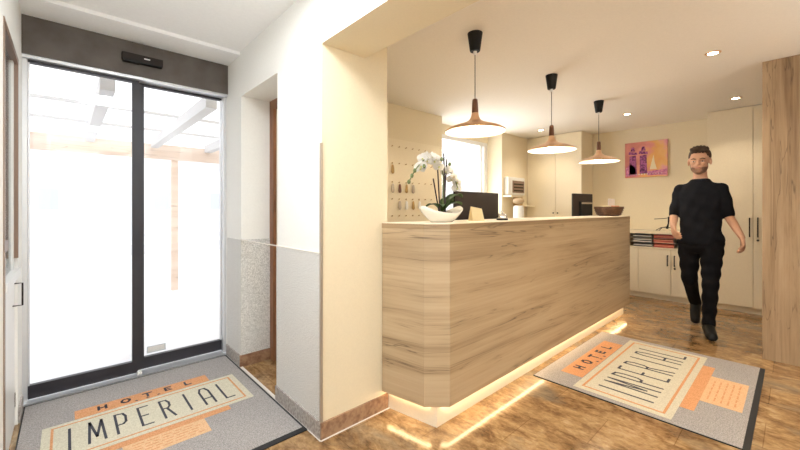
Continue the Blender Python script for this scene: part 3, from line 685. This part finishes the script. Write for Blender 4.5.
def mat(label, x0, x1, y0, y1, ox, oy, k, border, sink):
    """ox,oy: where the first letter of the long word stands; k: size of the print"""
    t = thing('entrance_mat', label, 'mat', ((x0+x1)/2, (y0+y1)/2, 0))
    T = .007
    bm = new(); box(bm, x0, x1, y0, y1, 0, T-.001); obj('rubber_edge', bm, 'rubber', t)
    b0, b1, b2, b3 = border
    bm = new(); box(bm, x0+b0, x1-b1, y0+b2, y1-b3, T-.001, T); obj('pile', bm, 'mat_grey', t)
    X = lambda v: ox + v*k; Y = lambda v: oy + v*k
    def flat(name, mt, rects, z):
        bm = new()
        for a, b_, c, d in rects: box(bm, X(a), X(b_), Y(c), Y(d), z, z+.0006)
        return obj(name, bm, mt, t)
    # measured on the larger mat: letter I at 0, pitch .139, letters .30 high from y=0
    flat('orange_panel', 'mat_orange', [(.03,.93,.425,.575)], T)
    flat('orange_bar', 'mat_orange', [(.07,.92,-.19,-.12)], T)
    flat('peach_panel', 'mat_peach', [(.25,.73,-.385,-.19)], T)
    flat('cream_panel', 'mat_cream', [(-.14,1.12,-.12,.42)], T+.0007)
    flat('orange_outline', 'mat_orange', [(-.095,1.075,-.082,-.068),(-.095,1.075,.368,.382),(-.095,-.081,-.068,.368),(1.061,1.075,-.068,.368)], T+.0014)
    bm = new(); word(bm, 'IMPERIAL', [X(.139*i) for i in range(8)], Y(0), .30*k, .085*k, .0155*k, T+.0014); obj('lettering', bm, 'mat_ink', t)
    for i, ch in enumerate('HOTEL'):
        bm = new(); word(bm, ch, [X(.19+.145*i)], Y(.475), .06*k, .055*k, .016*k, T+.0007); obj('small_letter', bm, 'mat_ink', t)
    for i in range(3):
        bm = new()
        cxs = X(.40+.075*i); cys = Y(.45)
        prism(bm, [(cxs+.014*k*(1 if j%2==0 else .45)*math.cos(j*PI/5+PI/2), cys+.014*k*(1 if j%2==0 else .45)*math.sin(j*PI/5+PI/2)) for j in range(10)], T+.0007, T+.0013)
        obj('star', bm, 'mat_ink', t)
    bm = new()
    for r_ in range(5):
        yy = Y(-.225-.032*r_); xx = .30
        while xx < .66:
            l_ = random.uniform(.03,.07); box(bm, X(xx), X(min(xx+l_,.69)), yy, yy+.008*k, T+.0007, T+.0012); xx += l_+.018
    obj('faint_print', bm, 'mat_orange', t)
    return t
mat('large grey mat printed with lettering, lying inside the sliding entrance door', -.188, .962, 1.79, 3.152, .012, 2.425, .775, (.006,.012,.035,.012), 0)
mat('large grey mat printed with lettering, lying beside the reception counter', 2.475, 3.84, .15, 1.275, 2.657, .594, 1.0, (.004,.004,.028,.004), 0)

# ------------------------------------------------------------------ the walking man
MAN_LOC = Vector((4.43, .61, 0))
man = None
def ring_loft(bm, rings, seg=20):
    """rings: (centre, rx, ry, [tilt axis up vector]) horizontal ellipses unless a direction is given"""
    rs = []
    for c, rx, ry in rings:
        c = Vector(c); rs.append([bm.verts.new(c + Vector((rx*math.cos(2*PI*k/seg), ry*math.sin(2*PI*k/seg), 0))) for k in range(seg)])
    for a, b_ in zip(rs, rs[1:]):
        for k in range(seg): bm.faces.new((a[k],a[(k+1)%seg],b_[(k+1)%seg],b_[k]))
    bm.faces.new(rs[0][::-1]); bm.faces.new(rs[-1])
def limb(bm, pts, rad, seg=14):
    P_ = [Vector(p) for p in pts]
    tube(bm, P_, rad, seg)
    for p, r_ in zip(P_, rad):
        rr = r_ if not hasattr(r_, '__len__') else min(r_)
        ball(bm, p, rr*.995, 14)
def fuse(bm, voxel, smooth_it=4, fac=.5):
    bmesh.ops.recalc_face_normals(bm, faces=bm.faces[:])
    me = bpy.data.meshes.new('tmp'); bm.to_mesh(me); bm.free()
    o = bpy.data.objects.new('tmp', me); COL.objects.link(o)
    r_ = o.modifiers.new('r', 'REMESH'); r_.mode = 'VOXEL'; r_.voxel_size = voxel
    s = o.modifiers.new('s', 'SMOOTH'); s.factor = fac; s.iterations = smooth_it
    dg = bpy.context.evaluated_depsgraph_get(); dg.update()
    me2 = bpy.data.meshes.new_from_object(o.evaluated_get(dg))
    b2 = bmesh.new(); b2.from_mesh(me2)
    bpy.data.objects.remove(o); bpy.data.meshes.remove(me); bpy.data.meshes.remove(me2)
    return b2
# local frame: -Y forward, +X his left, Z up. front (his left) foot flat, right leg trailing
HIP = {1: Vector((.085,.10,.90)), -1: Vector((-.085,.12,.90))}
KNEE = {1: Vector((.075,.0,.49)), -1: Vector((-.085,.17,.49))}
ANK = {1: Vector((.06,.06,.085)), -1: Vector((-.045,.53,.20))}
TOE = {1: Vector((.085,-.13,.03)), -1: Vector((-.045,.40,.03))}
SH = {1: Vector((.155,.07,1.39)), -1: Vector((-.155,.09,1.39))}
ELB = {1: Vector((.205,.10,1.13)), -1: Vector((-.205,.13,1.135))}
WR = {1: Vector((.285,-.10,.95)), -1: Vector((-.20,-.08,1.03))}
HEADC = Vector((0,0,0)); HEAD_AT = Vector((-.005,.035,1.655))
bm = new()
# torso, shoulders, neck (bare body under the clothes)
ring_loft(bm, [((0,.11,.80),.10,.085),((0,.11,.88),.165,.105),((0,.105,.96),.16,.10),((0,.10,1.06),.14,.092),((0,.095,1.18),.15,.10),((0,.085,1.30),.150,.104),((0,.08,1.37),.142,.092),((0,.078,1.42),.108,.074),((0,.074,1.47),.075,.06),((0,.07,1.505),.055,.055),((0,.06,1.56),.052,.058),((0,.05,1.60),.045,.05)])
for s in (1,-1):
    limb(bm, [SH[s]+Vector((-s*.06,0,.005)), SH[s], SH[s].lerp(ELB[s],.5), ELB[s], ELB[s].lerp(WR[s],.35), WR[s]], [.045,.048,.042,.037,.036,.024])
    limb(bm, [HIP[s], HIP[s].lerp(KNEE[s],.45), KNEE[s], KNEE[s].lerp(ANK[s],.35), ANK[s]], [.075,.070,.050,.050,.036])
    limb(bm, [ANK[s], ANK[s].lerp(TOE[s],.5), TOE[s]], [.036,.034,.026])
# head: skull, jaw, face
H = HEADC
body_bm = bm; bm = new()
ball(bm, H+Vector((0,.012,.03)), 1, 28, (.074,.094,.088))
ball(bm, H+Vector((0,-.022,-.035)), 1, 24, (.060,.066,.072))
ball(bm, H+Vector((0,-.048,-.088)), 1, 16, (.034,.030,.026))
ball(bm, H+Vector((0,-.078,.018)), 1, 16, (.048,.014,.011))          # brow
limb(bm, [H+Vector((0,-.080,.008)), H+Vector((0,-.094,-.012)), H+Vector((0,-.104,-.028))], [.009,.011,.014], 10)   # nose
for s in (1,-1):
    ball(bm, H+Vector((s*.012,-.092,-.03)), .010, 10)
    ball(bm, H+Vector((s*.036,-.066,-.02)), 1, 12, (.022,.018,.018))   # cheek
    ball(bm, H+Vector((s*.077,.005,-.005)), 1, 12, (.010,.02,.032))    # ear
ball(bm, H+Vector((0,-.084,-.052)), 1, 12, (.024,.010,.007)); ball(bm, H+Vector((0,-.080,-.064)), 1, 12, (.020,.010,.008))
HM = Matrix.Translation(HEAD_AT) @ Matrix.Rotation(math.radians(-6), 4, 'Z') @ Matrix.Rotation(math.radians(3), 4, 'X') @ Matrix.Scale(1.07, 4)
def on_head(bm):
    bmesh.ops.transform(bm, matrix=HM, verts=bm.verts[:]); return bm
on_head(bm); tmp_me = bpy.data.meshes.new('tmp_head'); bm.to_mesh(tmp_me); bm.free(); bm = body_bm; bm.from_mesh(tmp_me); bpy.data.meshes.remove(tmp_me)
# hands: palm, four fingers, thumb
def hand(bm, wr, d, side, palmn, s):
    d = Vector(d).normalized(); n = Vector(palmn); n = (n - d*n.dot(d)).normalized(); u = d.cross(n).normalized()*side   # u points to the thumb side
    for q in (-.027,-.009,.009,.027): limb(bm, [wr+u*q*.6, wr+d*.045+u*q, wr+d*.085+u*q*1.15], [.017,.016,.012], 10)
    for q, L in ((.030,.070),(.010,.079),(-.010,.073),(-.029,.057)):
        b0 = wr+d*.085+u*q; p1 = b0+(d*.9+n*.35)*L*.42; p2 = p1+(d*.65+n*.75)*L*.33; p3 = p2+(d*.25+n*.95)*L*.27
        limb(bm, [b0,p1,p2,p3], [.0105,.0095,.0085,.0075], 10)
    t0 = wr+d*.025+u*.026; t1 = t0+(d*.6+u*.75+n*.2)*.04; t2 = t1+(d*.85+u*.3+n*.4)*.033; t3 = t2+(d*.9+n*.5)*.022
    limb(bm, [t0,t1,t2,t3], [.016,.0125,.0105,.0085], 10)
hand(bm, WR[1], (.12,-.55,-.83), 1, (-1,.0,-.1), 1)
hand(bm, WR[-1], (.15,-.75,-.62), -1, (1,.0,-.3), -1)
OFF = MAN_LOC
def put(bm): bmesh.ops.translate(bm, verts=bm.verts[:], vec=OFF); return bm
body = fuse(bm, .0052, 3)
man = obj('person', put(body), 'skin', None, 'all', loc=tuple(OFF), label='bearded dark-haired man in a black T-shirt and trousers walking past the cupboards', category='person')
# shirt
bm = new()
ring_loft(bm, [((0,.11,.865),.178,.122),((0,.108,.90),.18,.122),((0,.105,.97),.165,.117),((0,.10,1.06),.155,.112),((0,.095,1.18),.160,.116),((0,.085,1.30),.170,.128),((0,.08,1.36),.168,.123),((0,.078,1.42),.134,.103),((0,.074,1.46),.090,.080),((0,.072,1.49),.070,.070)], 28)
for s in (1,-1):
    E_ = SH[s].lerp(ELB[s], .93)
    limb(bm, [SH[s]+Vector((-s*.05,0,.005)), SH[s]+Vector((-s*.004,0,.0)), SH[s].lerp(ELB[s],.45), E_], [.056,.058,.055,.050])
shirt = fuse(bm, .009, 4)
# creases
for v in shirt.verts:
    c = v.co; v.co += v.normal*(.004*math.sin(c.z*46+c.x*18)+.003*math.sin(c.x*60-c.z*30))*(1 if c.z < 1.38 else .3)
obj('t_shirt', put(shirt), 'shirt', man, 'all')
# trousers
bm = new()
ring_loft(bm, [((0,.11,.775),.12,.095),((0,.11,.83),.172,.118),((0,.11,.90),.173,.116)], 24)
for s in (1,-1):
    E_ = KNEE[s].lerp(ANK[s], 1.0)
    limb(bm, [HIP[s]+Vector((0,0,-.03)), HIP[s].lerp(KNEE[s],.4), KNEE[s], KNEE[s].lerp(ANK[s],.4), E_], [.098,.086,.064,.060,.050])
tr = fuse(bm, .009, 4)
for v in tr.verts:
    c = v.co; v.co += v.normal*.004*math.sin(c.z*55+c.y*30)
obj('trousers', put(tr), 'trouser', man, 'all')
# shoes
for s in (1,-1):
    bm = new(); a, t_ = ANK[s], TOE[s]
    if s == 1:
        heel = a+Vector((-.005,.045,-.045)); limb(bm, [a+Vector((0,0,.05)), a+Vector((0,-.01,-.015))], [.044,.050])
        limb(bm, [heel, a+Vector((.005,-.04,-.045)), t_+Vector((0,.02,.003)), t_+Vector((0,-.02,0))], [(.036,.038),(.042,.042),(.046,.034),(.036,.026)])
    else:
        heel = a+Vector((0,.05,-.03)); limb(bm, [a+Vector((0,-.03,.05)), a+Vector((0,.0,-.02))], [.044,.050])
        limb(bm, [heel, a+Vector((0,-.03,-.065)), t_+Vector((0,.05,.02)), t_], [(.036,.034),(.042,.040),(.045,.034),(.038,.024)])
    limb(bm, [a, a.lerp(t_,.5), t_.lerp(a,.02)+Vector((0,0,.012))], [.046,.047,.040])
    sh = fuse(bm, .007, 3)
    for v in sh.verts: v.co.z = max(v.co.z, .003)
    obj('shoe', put(sh), 'shoe', man, 'all')
# hair: cap over the skull, higher quiff in front
bm = new()
ball(bm, H+Vector((0,.022,.048)), 1, 28, (.080,.096,.084))
ball(bm, H+Vector((.004,-.030,.104)), 1, 20, (.068,.058,.036))
ball(bm, H+Vector((-.02,-.055,.098)), 1, 16, (.040,.034,.022)); ball(bm, H+Vector((.03,-.05,.094)), 1, 16, (.034,.034,.022))
hr = fuse(bm, .005, 2)
dele = [v for v in hr.verts if (v.co.y < H.y-.045 and v.co.z < H.z+.070) or (v.co.y < H.y-.01 and v.co.z < H.z+.030) or (v.co.z < H.z-.002 and v.co.y < H.y+.02) or v.co.z < H.z-.03]
bmesh.ops.delete(hr, geom=dele, context='VERTS')
bmesh.ops.solidify(hr, geom=hr.faces[:], thickness=.006)
for v in hr.verts:
    c = v.co; v.co += Vector((0,0,1))*.003*math.sin(c.x*260+c.y*60) + Vector((.002*math.sin(c.y*240),0,0))
obj('hair', put(on_head(hr)), 'hair', man, 'all')
# beard: shell along jaw and chin
bm = new()
ball(bm, H+Vector((0,-.021,-.042)), 1, 30, (.0635,.070,.072)); ball(bm, H+Vector((0,-.050,-.090)), 1, 18, (.037,.034,.028))
bd = fuse(bm, .005, 2)
def keep(c):
    z = c.z-H.z; y = c.y-H.y; x = abs(c.x-H.x)
    if z > -.012 or z < -.13 or y > .012: return False
    if x < .024 and -.076 < z < -.046: return False
    return z < -.048-.5*max(0,.05-x)*.6 or (x > .056 and y > -.03)
bmesh.ops.delete(bd, geom=[v for v in bd.verts if not keep(v.co)], context='VERTS')
bmesh.ops.solidify(bd, geom=bd.faces[:], thickness=.004)
obj('beard', put(on_head(bd)), 'beard', man, 'all')
for s in (1,-1):
    bm = new(); ball(bm, H+Vector((s*.031,-.077,-.002)), .0105, 14, (1.1,1,.5)); e = obj('eye', put(on_head(bm)), 'eyew', man, 'all')
    bm = new(); ball(bm, H+Vector((s*.031,-.0875,-.002)), .0052, 12, (1,.5,1)); obj('iris', put(on_head(bm)), 'iris', e, 'all')
    bm = new(); tube(bm, [H+Vector((s*.012,-.091,.017)), H+Vector((s*.032,-.092,.023)), H+Vector((s*.050,-.080,.017))], [.003,.0048,.0028], 8); obj('eyebrow', put(on_head(bm)), 'hair', man, 'all')
bm = new(); tube(bm, [H+Vector((-.023,-.087,-.060)), H+Vector((-.008,-.094,-.057)), H+Vector((.008,-.094,-.057)), H+Vector((.023,-.087,-.060))], [.002,.005,.005,.002], 8); obj('lips', put(on_head(bm)), 'lips', man, 'all')
man.rotation_euler = (0, 0, math.radians(-83))

# ------------------------------------------------------------------ light
w = bpy.data.worlds.new('sky'); sc.world = w; w.use_nodes = True
nt = w.node_tree; bg = nt.nodes['Background']
sky = nt.nodes.new('ShaderNodeTexNoise'); sky.inputs['Scale'].default_value = 2
r = ramp(nt, sky.outputs['Fac'], [(.3, (.93,.96,1)), (.7, (1,1,1))]); nt.links.new(r.outputs['Color'], bg.inputs['Color'])
bg.inputs['Strength'].default_value = 1.5
def area(name, loc, rot, sx, sy, power, col, portal=False):
    l = bpy.data.lights.new(name, 'AREA'); l.shape = 'RECTANGLE'; l.size = sx; l.size_y = sy; l.energy = power; l.color = col
    if portal: l.cycles.is_portal = True
    o = bpy.data.objects.new(name, l); COL.objects.link(o); o.location = loc; o.rotation_euler = rot
area('door_portal', (.39,3.34,1.07), (-PI/2,0,0), 1.2, 2.1, 1, (1,1,1), True)
area('window_portal', (4.3,3.42,1.6), (-PI/2,0,0), 1.5, 1.3, 1, (1,1,1), True)
# added fill lights under the vestibule ceiling, above and behind the camera
area('vestibule_fill', (.35,-.6,2.39), (0,0,0), .6, .6, 6, (.96,.98,1))
area('vestibule_fill', (.35,1.3,2.392), (0,0,0), .49, .49, 24, (.90,.95,1))

# added fill from behind the camera, standing in for an unseen window and door
area('south_fill', (2.6,-2.15,1.35), (PI/2,0,0), 4.2, 1.7, 10, (1,.95,.88))
area('rear_fill', (.35,-2.15,1.2), (PI/2,0,0), .9, 2.0, 11, (.90,.95,1))
# upward fill added behind the camera, and an added light boosting window daylight
area('upward_fill', (2.9,-1.5,1.9), (PI,0,0), .5, .5, 42, (1,.95,.88))
area('upward_fill', (.35,-1.5,1.9), (PI,0,0), .4, .4, 62, (.82,.91,1))
area('window_daylight_fill', (4.22,3.36,1.6), (-PI/2-.35,0,0), 1.2, 1.1, 20, (.97,.98,1))
# made-up housings for the fill lights: ceiling panels, floor stands, rear opening frames
for x, y, q, lab in ((.35,1.3,.25,'small square white ceiling lamp added as fill light above the entrance mat'),(.35,-.6,.3,'large square white ceiling lamp added as fill light in the hall behind the entrance')):
    t = thing('added_ceiling_lamp', lab, 'ceiling light', (x, y, 2.405))
    bm = new(); box(bm, x-q-.02, x+q+.02, y-q-.02, y+q+.02, 2.394, 2.405)
    for a0, a1, b0, b1 in ((-q-.02,-q-.002,-q-.02,q+.02),(q+.002,q+.02,-q-.02,q+.02),(-q,q,-q-.02,-q-.002),(-q,q,q+.002,q+.02)): box(bm, x+a0, x+a1, y+b0, y+b1, 2.382, 2.396)
    obj('housing', bm, 'white', t)
for x, lab in ((2.9,'black floor stand added for fill light in the reception room, unseen behind the viewer'),(.35,'black floor stand added for fill light in the hall, unseen behind the viewer')):
    t = thing('added_floor_lamp', lab, 'lamp', (x, -1.5, 0))
    bm = new(); lathe(bm, [(.16,0),(.16,.02),(.02,.03)], (x,-1.5,0), 28); obj('base', bm, 'black', t, True)
    bm = new(); tube(bm, [(x,-1.5,.03),(x,-1.5,1.78)], .012); obj('pole', bm, 'black', t, True)
    bm = new(); lathe(bm, [(.02,1.76),(.20,1.80),(.37,1.895),(.375,1.92),(.365,1.92),(.19,1.81),(.01,1.79)], (x,-1.5,0), 36, False); obj('lamp_bowl', bm, 'black', t, True)
bm = new()
for b in ((.45,.5,.45,2.25),(4.7,4.75,.45,2.25),(.5,4.7,.45,.5),(.5,4.7,2.2,2.25),(2.58,2.62,.5,2.2)): box(bm, b[0], b[1], -2.2, -2.13, b[2], b[3])
struct('added_rear_window', bm, 'white')  # unseen window frame, made up to surround the south fill
bm = new()
for b in ((-.15,-.1,0,2.25),(.8,.85,0,2.25),(-.1,.8,2.2,2.25)): box(bm, b[0], b[1], -2.2, -2.13, b[2], b[3])
struct('added_rear_door', bm, 'white')  # unseen door frame, made up to surround the rear fill
# ------------------------------------------------------------------ camera
cam = bpy.data.cameras.new('camera'); co = bpy.data.objects.new('camera', cam); COL.objects.link(co)
co.location = (0, 0, 1.2)
a = math.atan2(395, 363)
co.rotation_euler = (PI/2, 0, a - PI/2)
cam.sensor_width = 36; cam.lens = 36*363/800; cam.shift_y = -16/800; cam.clip_start = .02
sc.camera = co
sc.view_settings.view_transform = 'Standard'; sc.view_settings.look = 'None'; sc.view_settings.gamma = 1; sc.view_settings.exposure = .38
sc.view_settings.use_curve_mapping = False
sc.cycles.use_denoising = True; sc.cycles.max_bounces = 10; sc.cycles.diffuse_bounces = 6; sc.cycles.sample_clamp_indirect = 6
